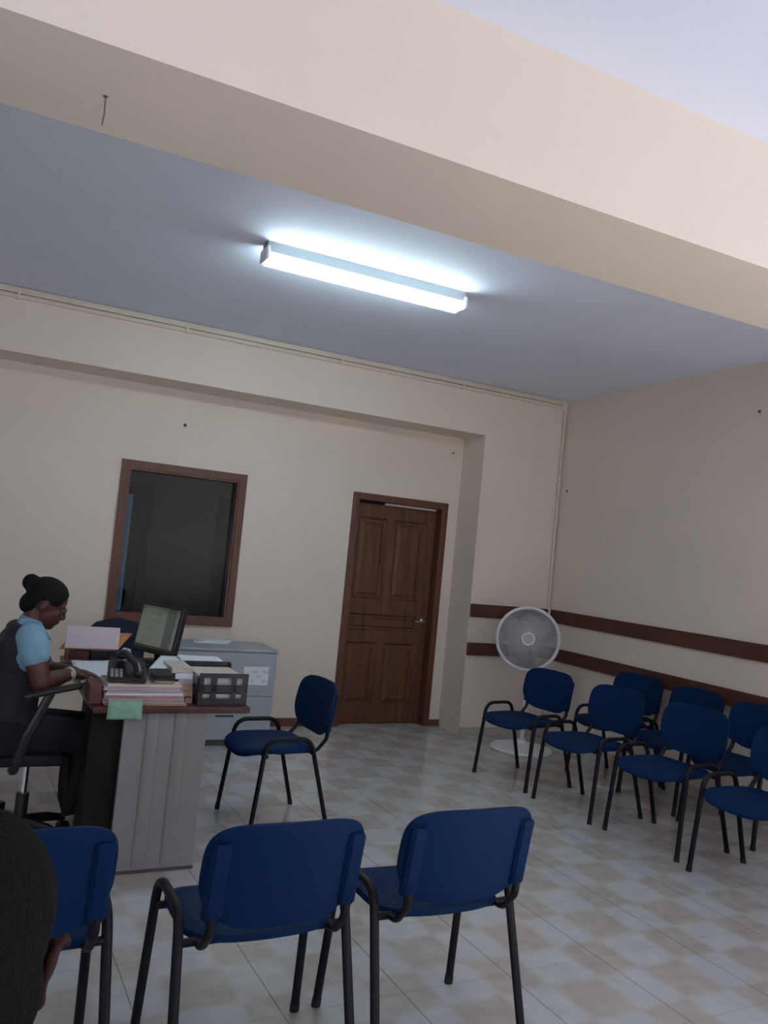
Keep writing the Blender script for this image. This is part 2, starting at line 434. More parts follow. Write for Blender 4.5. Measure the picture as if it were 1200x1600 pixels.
tag(st.build('light_slit_strip', M['strip'], d, smooth=0), 'pale strip painted as the bright slit above the leaf')

# the inner window and the dim office behind it
w = thing('window_1', 'brown framed inner window looking into a dark office', 'window', kind=S)
f = MB(); F2 = .06
def mitre(y0, y1, a, b, c, e, fw):
    P = [(a, c), (b, c), (b, e), (a, e)]; q = [(a+fw, c+fw), (b-fw, c+fw), (b-fw, e-fw), (a+fw, e-fw)]
    for i in range(4):
        j = (i+1) % 4
        pts = [P[i], P[j], q[j], q[i]]
        r0 = [f.bm.verts.new((x, y0, z)) for x, z in pts]; r1 = [f.bm.verts.new((x, y1, z)) for x, z in pts]
        f.skin([r0, r1])
mitre(DR-.025, DR+TH, WX1, WX2, WZ1, WZ2, F2); mitre(DR-.012, DR+TH-.02, WX1+F2, WX2-F2, WZ1+F2, WZ2-F2, .016)
f.build('window_frame', M['framewood'], w, smooth=0)
MB().box((WX1+F2+.01, DR+.07, WZ1+F2+.01), (WX2-F2-.01, DR+.076, WZ2-F2-.01)).build('window_pane', M['glass'], w, smooth=0)
OY = 3.0
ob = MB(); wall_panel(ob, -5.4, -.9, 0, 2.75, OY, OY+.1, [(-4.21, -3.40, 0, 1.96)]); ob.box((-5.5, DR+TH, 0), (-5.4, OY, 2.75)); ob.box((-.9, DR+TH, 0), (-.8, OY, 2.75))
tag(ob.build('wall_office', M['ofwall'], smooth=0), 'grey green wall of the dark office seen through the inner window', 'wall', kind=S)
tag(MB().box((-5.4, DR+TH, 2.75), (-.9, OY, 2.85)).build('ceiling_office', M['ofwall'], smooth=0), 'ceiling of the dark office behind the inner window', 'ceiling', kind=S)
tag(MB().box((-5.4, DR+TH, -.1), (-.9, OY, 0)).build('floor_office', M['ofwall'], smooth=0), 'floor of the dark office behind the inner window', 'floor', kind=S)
d2 = thing('door_2', 'dark open doorway with brown frame in the office behind the window, beside the pale curtain', 'door', kind=S)
f = MB(); f.box((-3.40, OY-.03, 0), (-3.31, OY, 2.05)); f.box((-4.30, OY-.03, 0), (-4.21, OY, 2.05)); f.box((-4.30, OY-.03, 1.96), (-3.31, OY, 2.05))
f.build('door_frame', M['framewood'], d2, smooth=0)
MB().box((-3.515, OY+.01, 0), (-3.40, OY+.05, 1.96)).build('door_leaf', M['void'], d2, smooth=0)  # near-black slab painted as the dark depth of the doorway
d3 = thing('door_3', 'dark maroon door in the office behind the window, away from the curtain', 'door', kind=S)
MB().box((-2.57, OY-.04, 0), (-1.75, OY, 2.04)).build('door_leaf', M['railwood'], d3, smooth=0)
cu = MB()  # added sheet that dims the sky to a pale slit in the doorway
cu.grid(lambda u, v: Vector((-4.25+.78*u, OY+.16+.016*math.sin(u*60), .02+1.98*v)), 120, 4)
tag(cu.build('scrim', M['scrim'], solid=.003), 'added pale daylit curtain in the doorway of the dark office', 'scrim')

# cable trunking along the top of the back wall and down the corner
t = thing('cable_trunking', 'cream cable trunking along the wall top and down the corner', 'trunking')
mb = MB(); mb.box((XL, -.022, 3.125), (-.10, 0, 3.152), .002); mb.box((XL, -.028, 3.160), (-.06, 0, 3.19), .002)
mb.build('horizontal_duct', M['trunk'], t, smooth=0)
path = fillet([(-.14, -.014, 3.138), (-.032, -.014, 3.125), (-.032, -.014, 2.9), (-.030, -.014, 1.195), (-.030, -.036, 1.185), (-.030, -.036, 1.075)], .06)
MB().tube(path, .011, n=10).build('corner_conduit', M['trunk'], t)
for x in (-4.9, -3.7, -2.4, -1.2): MB().box((x, -.031, 3.122), (x+.02, 0, 3.193), .002).build('clip_band', M['trunk'], t, smooth=0)
# little wall plugs and nails
def plug(label, c, ax, r=.012):
    q = MB(); Q = {'Y': Matrix.Rotation(PI/2, 3, 'X'), 'X': Matrix.Rotation(-PI/2, 3, 'Y')}[ax]
    q.lathe([(0, 0), (r, 0), (r*.9, .006), (r*.4, .009), (0, .009)], c, n=10, mtx=Q)
    tag(q.build('wall_plug', M['stain']), label, 'plug')
plug('small dark plug on the recess wall above the inner window', (-3.55, DR, 2.46), 'Y', .014)
plug('small dark plug high on the recess wall above the door corner', (-.998, DR, 2.59), 'Y', .010)
plug('small dark plug on the side wall close to the corner conduit', (0, -.11, 2.33), 'X', .011)
plug('small dark plug high on the side wall near the ceiling', (0, -2.236, 2.845), 'X', .012)
hk = MB(); hk.tube([(-4.715, -4.005, BZ+.005), (-4.713, -4.005, BZ-.05), (-4.716, -4.007, BZ-.085)], .0018, n=6); hk.sphere((-4.715, -4.005, BZ-.001), (.007, .007, .003), n=8)
tag(hk.build('ceiling_hook', M['stain']), 'thin bare wire hook hanging from the beam underside', 'hook')

# ------------------------------------------------------------------ fluorescent light
lt = thing('ceiling_light', 'lit twin tube fluorescent batten on the ceiling', 'light', (-3.055, -2.035, H))
MB().box((-.635, -.050, -.062), (.635, .050, 0), .004).build('batten_body', M['batten'], lt, smooth=0)
for s in (-1, 1):
    MB().box((s*.632-.010, -.066, -.104), (s*.632+.010, .066, -.03), .008).build('lamp_holder', M['white_metal'], lt, smooth=0)
for y in (-.042, .042):
    MB().tube([(-.618, y, -.094), (.618, y, -.094)], .019, n=16).build('fluorescent_tube', M['tube'], lt)

# ------------------------------------------------------------------ stacking chairs
def make_chair(name, label):
    t = thing(name, label, 'chair', group=None)
    # seat shell
    mb = MB(); NR, NA = 9, 48
    a, b, cy = .232, .212, .035
    def seat_pt(r, th, bot):
        c, s_ = math.cos(th), math.sin(th); e = 2/3.6
        x = a*r*math.copysign(abs(c)**e, c); y = cy+b*r*math.copysign(abs(s_)**e, s_)
        fr = max(0, (y-.12)/(cy+b-.12)); re = max(0, (-.06-y)/.12)
        z = .460+.014*(x/a)**2-.024*fr**2+.016*re**2-.006
        if r > .93: z -= .010*((r-.93)/.07)**2
        return Vector((x, y, z-(bot and (.012+.008*(r > .9))))) if bot else Vector((x, y, z))
    tops = [[mb.bm.verts.new(seat_pt(.02+.98*i/NR, 2*PI*k/NA, False)) for k in range(NA)] for i in range(NR+1)]
    edge = [mb.bm.verts.new(Vector((v.co.x*1.012, cy+(v.co.y-cy)*1.012, v.co.z-.012))) for v in tops[-1]]
    bots = [[mb.bm.verts.new(seat_pt(.02+.98*i/NR, 2*PI*k/NA, True)) for k in range(NA)] for i in range(NR, -1, -1)]
    mb.skin(tops+[edge]+bots)
    mb.build('seat', M['blue'], t, smooth=50)
    # back shell: rounded top, deeper round bottom, concave, with a raised pocket down each side
    mb = MB(); zc, hz, hw = .653, .150, .237
    def bk(r, th, off):
        c, s_ = math.cos(th), math.sin(th)
        e = 2/4.2 if s_ > 0 else 2/2.6
        x = hw*r*math.copysign(abs(c)**(2/4.2), c); z = zc+hz*r*math.copysign(abs(s_)**e, s_)
        if s_ < 0: x *= 1-.12*(abs(z-zc)/hz)**2
        v_ = (z-.48)/.33
        y = -.232-.050*v_-.010*v_*v_+.038*(x/hw)**2
        edge_ = .006*max(0, (r-.9)/.1)
        return Vector((x, y+off*(1-edge_*40), z))
    fr = [[mb.bm.verts.new(bk(.02+.98*i/8, 2*PI*k/56, .008)) for k in range(56)] for i in range(9)]
    ed = [mb.bm.verts.new(bk(1.012, 2*PI*k/56, 0)) for k in range(56)]
    bb_ = [[mb.bm.verts.new(bk(.02+.98*i/8, 2*PI*k/56, -.010)) for k in range(56)] for i in range(8, -1, -1)]
    mb.skin(fr+[ed]+bb_)
    br = mb.build('backrest', M['blue'], t, smooth=50)
    for s in (-1, 1):
        p = MB(); rings = []
        for z, sc in ((.538, .8), (.546, 1), (.60, 1), (.68, 1), (.742, 1), (.752, .8)):
            v_ = (z-.48)/.33; y = -.232-.050*v_-.010*v_*v_+.038*(.199/hw)**2-.010
            w_, d_ = .0265*sc, .020*sc
            oc = [(-1, .3), (-1, -.5), (-.6, -1), (.6, -1), (1, -.5), (1, .3)]
            rings.append([p.bm.verts.new(Vector((s*.199+q[0]*w_, y+q[1]*d_, z))) for q in oc])
        p.skin(rings)
        p.build('back_pocket', M['blue'], br, smooth=40)
        # J-shaped support tube from under the seat up into the pocket
        v1 = (.60-.48)/.33
        path = fillet([(s*.199, .06, .436), (s*.199, -.178, .440), (s*.199, -.236, .505), (s*.200, -.232-.05*v1+.014, .62)], .05)
        MB().tube(path, .014, .010, n=12).build('back_support', M['metal_dark'], t)
        # side frame: one oval tube, foot - loop - foot
        FF, FR, T1, T2 = (s*.266, .196, .006), (s*.266, -.262, .006), (s*.252, .140, .520), (s*.252, -.115, .520)
        full = fillet([FF, T1, T2, FR], .085, 9)
        full = full[:1]+full[1:-1]+full[-1:]
        n = len(full)
        def lerp(a_, b_, u): return Vector(a_)*(1-u)+Vector(b_)*u
        cutf, cutr = lerp(full[0], full[1], .97), lerp(full[-1], full[-2], .97)
        for foot, cut in ((full[0], cutf), (full[-1], cutr)):
            lg = MB().tube([foot, lerp(foot, cut, .5), cut], .0150, .0122, n=14).build('leg', M['metal_dark'], t)
            dv = (Vector(cut)-Vector(foot)).normalized()
            MB().tube([Vector(foot)-Vector((0, 0, .006)), Vector(foot)+dv*.022], .0168, .0138, n=14).build('rubber_foot', M['rubber'], lg)
        MB().tube([cutf]+full[1:-1]+[cutr], .0150, .0122, n=14).build('side_loop', M['metal_dark'], t)
    for y, z in ((.135, .430), (-.136, .440)):
        MB().tube([(-.254, y, z), (.254, y, z)], .012, .012, ref=(0, 1, 0), n=10).build('cross_bar', M['metal_dark'], t)
    return t
G1, G2, G3 = 'waiting chairs facing the back wall', 'row of waiting chairs standing free', 'row of waiting chairs against the side wall'
chair0 = make_chair('stacking_chair', 'navy chair alone beside the desk, turned towards the filing cabinet')
chair0.location = (-3.317, -1.938, 0); chair0.rotation_euler = (0, 0, math.radians(93.5))
for (x, y, rz, lab, grp) in (
    (-1.192, -1.357, 100, 'navy chair right in front of the white fan, end of its row', G2),
    (-1.139, -2.020, 94.7, 'navy chair in the free row, next after the one before the fan', G2),
    (-1.056, -2.648, 96.6, 'navy chair in the free row, third from the fan', G2),
    (-1.045, -3.313, 94, 'navy chair in the free row, fourth from the fan, cut by the photo edge', G2),
    (-.385, -1.424, 96.6, 'navy chair against the railed side wall, nearest the fan in the wall row', G3),
    (-.375, -1.990, 91.4, 'navy chair against the railed side wall, middle of the wall row', G3),
    (-.395, -2.600, 97, 'navy chair against the railed side wall, farthest from the fan', G3),
    (-3.426, -3.935, 1.4, 'navy chair seen from behind, the one nearest the open floor', G1),
    (-4.036, -3.958, 2.0, 'navy chair seen from behind, middle of the three closest chairs', G1),
    (-4.722, -3.91, 2.0, 'navy chair seen from behind, half hidden by the dark cropped head', G1),
    (-4.86, -5.575, 2, 'navy chair on which the person with the cropped head sits', G1)):
    c = dup(chair0, (x, y, 0), rz, lab); c['group'] = grp

# ------------------------------------------------------------------ pedestal fan
fx, fy = -.585, -.53
fan = thing('pedestal_fan', 'white pedestal fan standing in the corner before the rails', 'fan', (fx, fy, 0))
MB().lathe([(0, 0), (.262, 0), (.268, .012), (.255, .026), (.12, .045), (.045, .055), (.038, .09), (0, .09)], n=40).build('base', M['fan_white'], fan)
pl = MB().lathe([(0, .08), (.019, .08), (.019, .52), (.024, .52), (.024, .56), (.013, .57), (.013, .86), (0, .86)], n=16).build('pole', M['fan_white'], fan)
MB().sphere((.03, -.01, .54), .016, n=10).build('height_knob', M['fan_white'], pl)
hx = thing_dir = Vector((-.50, -.86, .03)).normalized()
Q = Vector((0, 0, 1)).rotation_difference(thing_dir).to_matrix()
hc = Vector((-.075, -.06, .962))
def head(mb, prof, n=24): return mb.lathe(prof, hc, n=n, mtx=Q)
head(MB(), [(0, -.15), (.05, -.148), (.068, -.12), (.07, -.04), (.055, -.015), (0, -.015)]).build('motor_housing', M['fan_white'], fan)
MB().tube([(0, 0, .84), (-.01, -.008, .90), hc-thing_dir*.08], .02, n=12).build('neck_joint', M['fan_white'], fan)
RG = .262
rim = MB(); rings = []
for k in range(64):
    a = 2*PI*k/64; rr = []
    for j in range(8):
        q = 2*PI*j/8; r = RG+.015*math.cos(q); h = .045+.022*math.sin(q)
        rr.append(rim.bm.verts.new(Q @ Vector((r*math.cos(a), r*math.sin(a), h))+hc))
    rings.append(rr)
rim.skin(rings+[rings[0]], cap=False); rim.build('guard_rim', M['fan_white'], fan)
def grille(front):
    g = MB(); n = 150
    for k in range(n):
        a = 2*PI*k/n; tw = .35
        prof = [(.05, .085), (.13, .082), (.20, .072), (RG, .045)] if front else [(.06, -.045), (.15, -.045), (.22, -.025), (RG, .045)]
        g.tube([Q @ Vector((r*math.cos(a+tw*(1-r/RG)), r*math.sin(a+tw*(1-r/RG)), h))+hc for r, h in prof], .0024, n=4, ref=(0, 0, 1), cap=False)
    for r, h in ((.10, .0835), (.17, .076)) if front else ((.13, -.045),):
        g.tube([Q @ Vector((r*math.cos(2*PI*k/48), r*math.sin(2*PI*k/48), h))+hc for k in range(49)], .0018, n=4, cap=False)
    return g
grille(True).build('front_grille', M['fan_wire'], fan); grille(False).build('rear_grille', M['fan_wire'], fan)
cbx = head(MB(), [(.040, .078), (.058, .080), (.060, .090), (.055, .097), (.044, .097), (.040, .092), (.040, .078)]).build('badge_ring', M['fan_white'], fan)
head(MB(), [(0, .078), (.041, .078), (.041, .089), (0, .090)]).build('badge_disc', M['fan_wire'], cbx)
bl = MB(); head(bl, [(0, .0), (.045, .0), (.045, .045), (.03, .055), (0, .055)])
bh = bl.build('blade_hub', M['fan_wire'], fan)
for k in range(3):
    b_ = MB(); a0 = 2*PI*k/3
    def bf(u, v):
        r = .035+.205*u; a = a0+(v-.5)*(1.5*(1-.15*u))*(.55+.45*math.sin(PI*min(1, u+.35)))
        return Q @ Vector((r*math.cos(a), r*math.sin(a), .02+.045*(v-.5)))+hc
    b_.grid(bf, 10, 10).build('blade', M['fan_wire'], bh, solid=.003)

# ------------------------------------------------------------------ desk
TZ, TU = .765, .735
DK = thing('desk', 'office desk with maroon top and ribbed grey end panel', 'desk', (-4.03, -1.82, 0), 1.5)
tp = MB(); x0, x1, y0, y1 = -.375, .348, -.745, .745
tp.box((x0, y0, TU), (x1, y1, TZ), .006, seg=3); tp.build('desk_top', M['desk_top'], DK, smooth=0)
for s, nm in ((-1, 'near'), (1, 'far')):
    ep = MB(); ya, yb = (-.69, -.66) if s < 0 else (.66, .69)
    ep.box((-.225, ya, .012), (.160, yb, TU), .003)
    o = ep.build('end_panel', M['desk_panel'], DK, smooth=0)
    yo = ya if s < 0 else yb
    for xc in (-.095, .035):
        rb = MB(); ol = [(xc+.032*math.cos(q), yo+s*.012*math.sin(q)) for q in [PI*k/10 for k in range(11)]]
        rb.prism(ol, .03, TU-.002).build('panel_rib', M['desk_panel'], o, smooth=60)
    MB().box((-.228, ya-.004, 0), (.163, yb+.004, .014)).build('base_strip', M['cab_gap'], o, smooth=0)
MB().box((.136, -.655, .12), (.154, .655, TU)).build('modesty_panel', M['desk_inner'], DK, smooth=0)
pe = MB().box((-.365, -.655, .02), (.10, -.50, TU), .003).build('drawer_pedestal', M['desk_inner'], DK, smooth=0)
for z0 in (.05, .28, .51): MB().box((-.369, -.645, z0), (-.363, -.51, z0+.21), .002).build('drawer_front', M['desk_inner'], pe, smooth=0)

# things on the desk -------------------------------------------------
def slab(name, m, x0, x1, y0, y1, z0, z1, rz, label, cat, group=None, bevel=.001):
    c = ((x0+x1)/2, (y0+y1)/2)
    mb = MB(); mb.box((x0-c[0], y0-c[1], 0), (x1-c[0], y1-c[1], z1-z0), bevel)
    o = mb.build(name, m, smooth=0); o.location = (c[0], c[1], z0); o.rotation_euler = (0, 0, math.radians(rz))
    return tag(o, label, cat, group)
ORD = ['lowest', 'second from bottom', 'third from bottom', 'fourth from bottom', 'fifth from bottom', 'sixth from bottom', 'seventh from bottom', 'eighth from bottom', 'ninth from bottom', 'topmost']
fm = ['paper_tan', 'paper_mauve', 'paper_tan', 'paper_mauve', 'paper_rose', 'paper', 'paper_mauve', 'paper_cream', 'paper_mauve', 'paper_cream']
fn = dict(paper_tan='tan', paper_mauve='mauve', paper_rose='rose pink', paper='white', paper_cream='cream')
hs = [.008, .010, .009, .008, .010, .009, .011, .009, .011, .010]
z = TZ
for i, (m_, h_) in enumerate(zip(fm, hs)):
    jx = random.uniform(-.008, .008); jy = random.uniform(-.006, .006); taper = -.035*i/9
    slab('paper_folder', M[m_], -4.335+jx, -3.965+jx+taper, -2.535+jy, -2.295+jy, z, z+h_-.0006, random.uniform(-2, 2), '%s %s folder of the pile at the desk front' % (ORD[i], fn[m_]), 'folder', 'folders piled at the desk front')
    z += h_
ZS = z
gc = MB()
def gfn(u, v):
    x = -4.325+.150*u
    s_ = v*.13
    return Vector((x*1, -2.582-.004*math.sin(PI*v), .800-s_*.68))
gc.grid(gfn, 6, 8); g_o = gc.build('hanging_card', M['card_green'], solid=.0015)
tag(g_o, 'green card hanging over the desk edge below the folder pile', 'card')
pk = MB().box((-4.325, -2.584, .798), (-4.175, -2.5415, .803))
tag(pk.build('card_tab', M['paper_rose'], g_o, smooth=0), 'pink strip along the card top')
slab('box_file', M['dark_red'], -4.402, -4.345, -2.52, -2.34, TZ, .852, 0, 'dark red box file standing at the desk corner beside the folders', 'box file', bevel=.004)
# two-tier letter tray
lt_ = thing('letter_tray', 'black two tier letter tray with window cut-outs at the desk corner', 'letter tray', (-3.800, -2.35, TZ), 2)
ff = MB(); W2, HT = .120, .150
xsplit = [(-.120, -.097), (-.060, -.033), (.040, .064), (.098, .120)]
for z0, z1 in ((0, .030), (.060, .096), (.128, HT)): ff.box((-W2, -.165, z0), (W2, -.157, z1))
for a, b in xsplit: ff.box((a, -.165, .02), (b, -.157, .13))
ff.build('lattice_front', M['tray'], lt_, smooth=0)
for z0 in (.004, .072):
    MB().box((-W2, -.157, z0), (W2, .165, z0+.004)).build('tray_shelf', M['tray'], lt_, smooth=0)
for s in (-1, 1):
    sd = MB(); sd.box((s*W2-.003, .13, 0), (s*W2+.003, .165, .155)); sd.box((s*W2-.003, -.157, 0), (s*W2+.003, -.12, .13)); sd.box((s*W2-.003, -.157, .004), (s*W2+.003, .165, .03))
    sd.build('tray_side', M['tray'], lt_, smooth=0)
MB().box((-W2-.003, .155, .125), (W2+.003, .167, .158)).build('rear_bar', M['tray'], lt_, smooth=0)
# papers held in the tray
for i, (z0, z1, m_, nm, w_) in enumerate(((.009, .030, 'paper_pink', 'pink paper bundle in the bottom tier of the letter tray', .115), (.032, .050, 'paper_cream', 'cream paper bundle above the pink one in the bottom tier', .112), (.077, .100, 'paper_pink', 'pink paper bundle in the top tier of the letter tray', .115), (.101, .134, 'paper_cream', 'cream folder bundle filling the top of the letter tray', .118))):
    slab('paper_bundle', M[m_], -3.80-w_+.008, -3.80+w_-.008, -2.495, -2.215, TZ+z0, TZ+z1, 2+random.uniform(-.4, .4), nm, 'papers', 'papers in the letter tray')
# folders bulging beside the tray
zz = TZ
for i in range(6):
    v_ = i/5; m_ = ('paper_tan', 'paper_tan', 'paper_tan', 'paper_mauve', 'paper', 'paper_cream')[i]
    xl = -3.962-.066*v_**1.3; xr = -3.928
    cf = MB()
    n_ = 8; hgt = .0255
    lo = [(xl+(xr-xl)*k/n_, zz+.004*math.sin(PI*k/n_)*(i > 0)) for k in range(n_+1)]
    ol = lo+[(x_, z_+hgt) for x_, z_ in reversed(lo)]
    a_ = [cf.bm.verts.new((x_, -2.475+.01*i, z_)) for x_, z_ in ol]; b_ = [cf.bm.verts.new((x_, -2.20, z_)) for x_, z_ in ol]
    cf.skin([a_, b_])
    tag(cf.build('loose_folder', M[m_], smooth=0), '%s loose folder wedged between the pile and the letter tray' % ('lowest', 'second lowest', 'third lowest', 'third highest', 'second highest', 'highest')[i], 'folder', 'loose folders beside the tray')
    zz += .0262
# telephone
ph = thing('desk_phone', 'black desk telephone standing on the folder pile', 'telephone', (-4.232, -2.41, ZS), -6)
pb = MB(); ol = [(-.105, 0), (.105, 0), (.105, .075), (-.105, .022)]
a_ = [pb.bm.verts.new((-.085, y, z_)) for y, z_ in ol]; b_ = [pb.bm.verts.new((.085, y, z_)) for y, z_ in ol]
pb.skin([a_, b_]); bmesh.ops.bevel(pb.bm, geom=list(pb.bm.edges), offset=.006, segments=2, affect='EDGES')
pbo = pb.build('phone_body', M['black'], ph, smooth=40)
hsx = MB(); hsx.tube(fillet([(.045, -.105, .050), (.035, -.07, .082), (-.02, .06, .118), (-.03, .10, .100)], .03), .020, .014, n=12); hsx.sphere((.045, -.092, .048), (.028, .028, .020)); hsx.sphere((-.028, .088, .098), (.028, .028, .020))
hsx.build('handset', M['black'], ph)
ks = MB()
for i in range(3):
    for j in range(4): ks.box((-.075+i*.020, -.09+j*.022, .026+.0055*j), (-.061+i*.020, -.076+j*.022, .034+.0055*j))
ks.build('keypad', M['phone_key'], ph, smooth=0)
# dark document cases lying on the pile, files standing behind it
slab('document_case', M['paper_tan'], -4.115, -4.025, -2.50, -2.32, ZS+.0005, ZS+.013, -2, 'tan document wallet under the black cases on the folder pile', 'case', bevel=.002)
slab('document_case', M['black'], -4.118, -4.025, -2.505, -2.32, ZS+.0135, ZS+.026, 1, 'lower black document case on the folder pile', 'case', bevel=.002)
slab('document_case', M['black'], -4.120, -4.028, -2.495, -2.31, ZS+.0265, ZS+.040, -3, 'upper black document case on the folder pile', 'case', bevel=.002)
z = TZ
for i in range(4):
    slab('file_binder', M[('paper_mauve', 'dark_red', 'paper_cream', 'paper_cream')[i]], -4.00+.006*i, -3.715, -2.13, -1.86, z, z+.0325, (0, 2, -2, 1)[i], ('mauve lowest', 'maroon second', 'cream third', 'cream topmost')[i]+' file binder of the pile behind the letter tray', 'binder', 'file binders behind the tray', bevel=.003)
    z += .033
# sheets
def sheet(name, pts, m, label, cat='paper', bow=.004, group=None, th=.002):
    p = [Vector(q) for q in pts]
    mb = MB()
    mb.grid(lambda u, v: (p[0]*(1-u)+p[1]*u)*(1-v)+(p[3]*(1-u)+p[2]*u)*v+Vector((0, 0, bow*math.sin(PI*u)*math.sin(PI*v+.4))), 10, 10)
    return tag(mb.build(name, m, solid=th), label, cat, group)
sheet('open_register', [(-4.388, -2.03, .774), (-4.19, -1.86, .776), (-4.155, -1.34, .778), (-4.385, -1.36, .776)], M['paper'], 'white open register under the woman\'s hand', 'register', .008, th=.012)
sheet('paper_sheet', [(-4.120, -2.34, ZS+.043), (-4.035, -2.335, .903), (-3.82, -1.95, .902), (-3.985, -1.90, .902)], M['paper'], 'white sheet reaching from the black document cases to the binders', bow=.003)
sheet('paper_sheet', [(-3.925, -2.13, .912), (-3.70, -2.12, .912), (-3.672, -1.90, .906), (-3.90, -1.90, .910)], M['paper'], 'white sheet on the binders right behind the letter tray', bow=.003)
# sorting boxes, envelope and pad
slab('document_box', M['dark_red'], -4.40, -4.285, -1.295, -1.10, TZ, .828, 2, 'dark red document box carrying the orange envelope', 'box', bevel=.003)
slab('document_box', M['black'], -4.275, -4.165, -1.295, -1.10, TZ, .826, 2, 'black document box beside the dark red one under the envelope', 'box', bevel=.003)
sheet('envelope', [(-4.45, -1.31, .838), (-4.13, -1.31, .834), (-4.02, -1.10, .915), (-4.36, -1.10, .915)], M['orange'], 'large orange envelope resting on the document boxes behind the pink pad', 'envelope', .002, th=.006)
pd = MB(); pd.box((-4.425, -1.336, .844), (-4.125, -1.322, .972), .003, rot=Matrix.Rotation(math.radians(-10), 3, 'X'), piv=(-4.3, -1.329, .844))
tag(pd.build('note_pad', M['paper_pink'], smooth=0), 'pale pink pad propped upright against the orange envelope', 'pad')
cb = remesh('plastic_bag', lambda m_: [m_.sphere((-4.095+random.uniform(-.025, .025), -1.40+random.uniform(-.03, .03), TZ+.025+random.uniform(0, .065)), (random.uniform(.014, .025), .02, random.uniform(.014, .022)), n=8) for _ in range(18)], .005, M['plastic_bag'], smooth_it=1)
tag(cb, 'crumpled grey plastic bag beside the monitor foot', 'bag')
# monitor
mo = thing('monitor', 'black computer monitor with a lit screen turned to the woman', 'monitor', (-3.925, -1.36, TZ))
ang = math.radians(-65)
R1 = Matrix.Rotation(ang, 3, 'Z'); R2 = Matrix.Rotation(math.radians(-10), 3, 'X')
def mon(mb): 
    for v in mb.bm.verts: v.co = R1 @ (R2 @ (v.co-Vector((0, 0, .1)))+Vector((0, 0, .1)))
    return mb
W3, H3 = .200, .148; ZC = .215
mb = MB(); mb.box((-W3, -.012, ZC-H3), (W3, .03, ZC+H3), .008); mb.box((-.10, .03, ZC-.09), (.10, .065, ZC+.09), .02)
mon(mb).build('monitor_case', M['black'], mo, smooth=0)
mb = MB(); mb.box((-W3+.017, -.016, ZC-H3+.028), (W3-.017, -.011, ZC+H3-.017)); mon(mb)
scr = MB(); scr.box((-W3+.017, -.0045, ZC-H3+.028), (W3-.017, .0, ZC+H3-.017))
so = scr.build('screen', M['screen'], mo, smooth=0); so.matrix_local = (Matrix.Translation(Vector((0, 0, 0))) @ R1.to_4x4() @ Matrix.Translation((0, 0, .1)) @ R2.to_4x4() @ Matrix.Translation((0, -.011, -.1)))
mb.bm.free()
mb = MB(); mb.box((-.03, .025, .02), (.03, .055, ZC), .006); 
for v in mb.bm.verts: v.co = R1 @ v.co
mb.build('stand_neck', M['black'], mo, smooth=0)
mb = MB().lathe([(0, 0), (.105, 0), (.108, .008), (.09, .018), (.03, .026), (0, .026)], n=28); mb.build('stand_base', M['black'], mo)

# ------------------------------------------------------------------ filing cabinet
cx0, cx1, cy0, cy1, ch = -3.57, -2.775, -.28, .19, .735
fc = thing('filing_cabinet', 'grey steel filing cabinet with two wide drawers under the inner window', 'filing cabinet', ((cx0+cx1)/2, (cy0+cy1)/2, 0))
ox, oy = (cx0+cx1)/2, (cy0+cy1)/2
hw_, hd_ = (cx1-cx0)/2, (cy1-cy0)/2
MB().box((-hw_, -hd_+.012, .045), (hw_, hd_, ch-.022), .003).build('cabinet_body', M['grey_cab'], fc, smooth=0)
MB().box((-hw_-.003, -hd_-.004, ch-.02), (hw_+.003, hd_, ch), .004).build('cabinet_top', M['grey_cab'], fc, smooth=0)
MB().box((-hw_+.015, -hd_+.02, 0), (hw_-.015, hd_-.01, .045)).build('plinth', M['cab_gap'], fc, smooth=0)
for z0, z1 in ((.052, .375), (.381, .705)):
    dr = MB().box((-hw_+.008, -hd_, z0), (hw_-.008, -hd_+.014, z1), .003).build('drawer', M['grey_cab'], fc, smooth=0)
    zz = z1-.155 if z0 < .1 else z0+.17
    if z0 < .1: MB().box((-.045, -hd_-.004, zz), (.095, -hd_+.002, zz+.016), .002).build('recessed_pull', M['cab_gap'], dr, smooth=0)
    else: MB().box((-.20, -hd_-.004, .53), (-.06, -hd_+.002, .546), .002).build('recessed_pull', M['cab_gap'], dr, smooth=0)
nt_ = MB().box((-3.035, cy0-.0035, .465), (-2.835, cy0-.001, .605))
no = nt_.build('taped_notice', M['paper'], smooth=0); tag(no, 'white printed sheet taped on the upper cabinet drawer', 'notice')
pr = MB()
for i in range(4):
    for j in range(3):
        if (i+j) % 2: pr.box((-3.02+.045*i, cy0-.0042, .485+.035*j), (-2.99+.045*i+.01*j, cy0-.0034, .505+.035*j))
pr.build('faint_print', M['print_grey'], no, smooth=0)
for i in range(3):
    slab('loose_papers', M['paper'], -3.36+.02*i, -3.10+.015*i, -.03+.02*i, .165, ch+.0005+i*.007, ch+.007+i*.007, (-8, 5, 14)[i], ('lowest', 'middle', 'topmost')[i]+' white paper bundle on top of the filing cabinet', 'papers', 'papers on the filing cabinet', bevel=.0008)

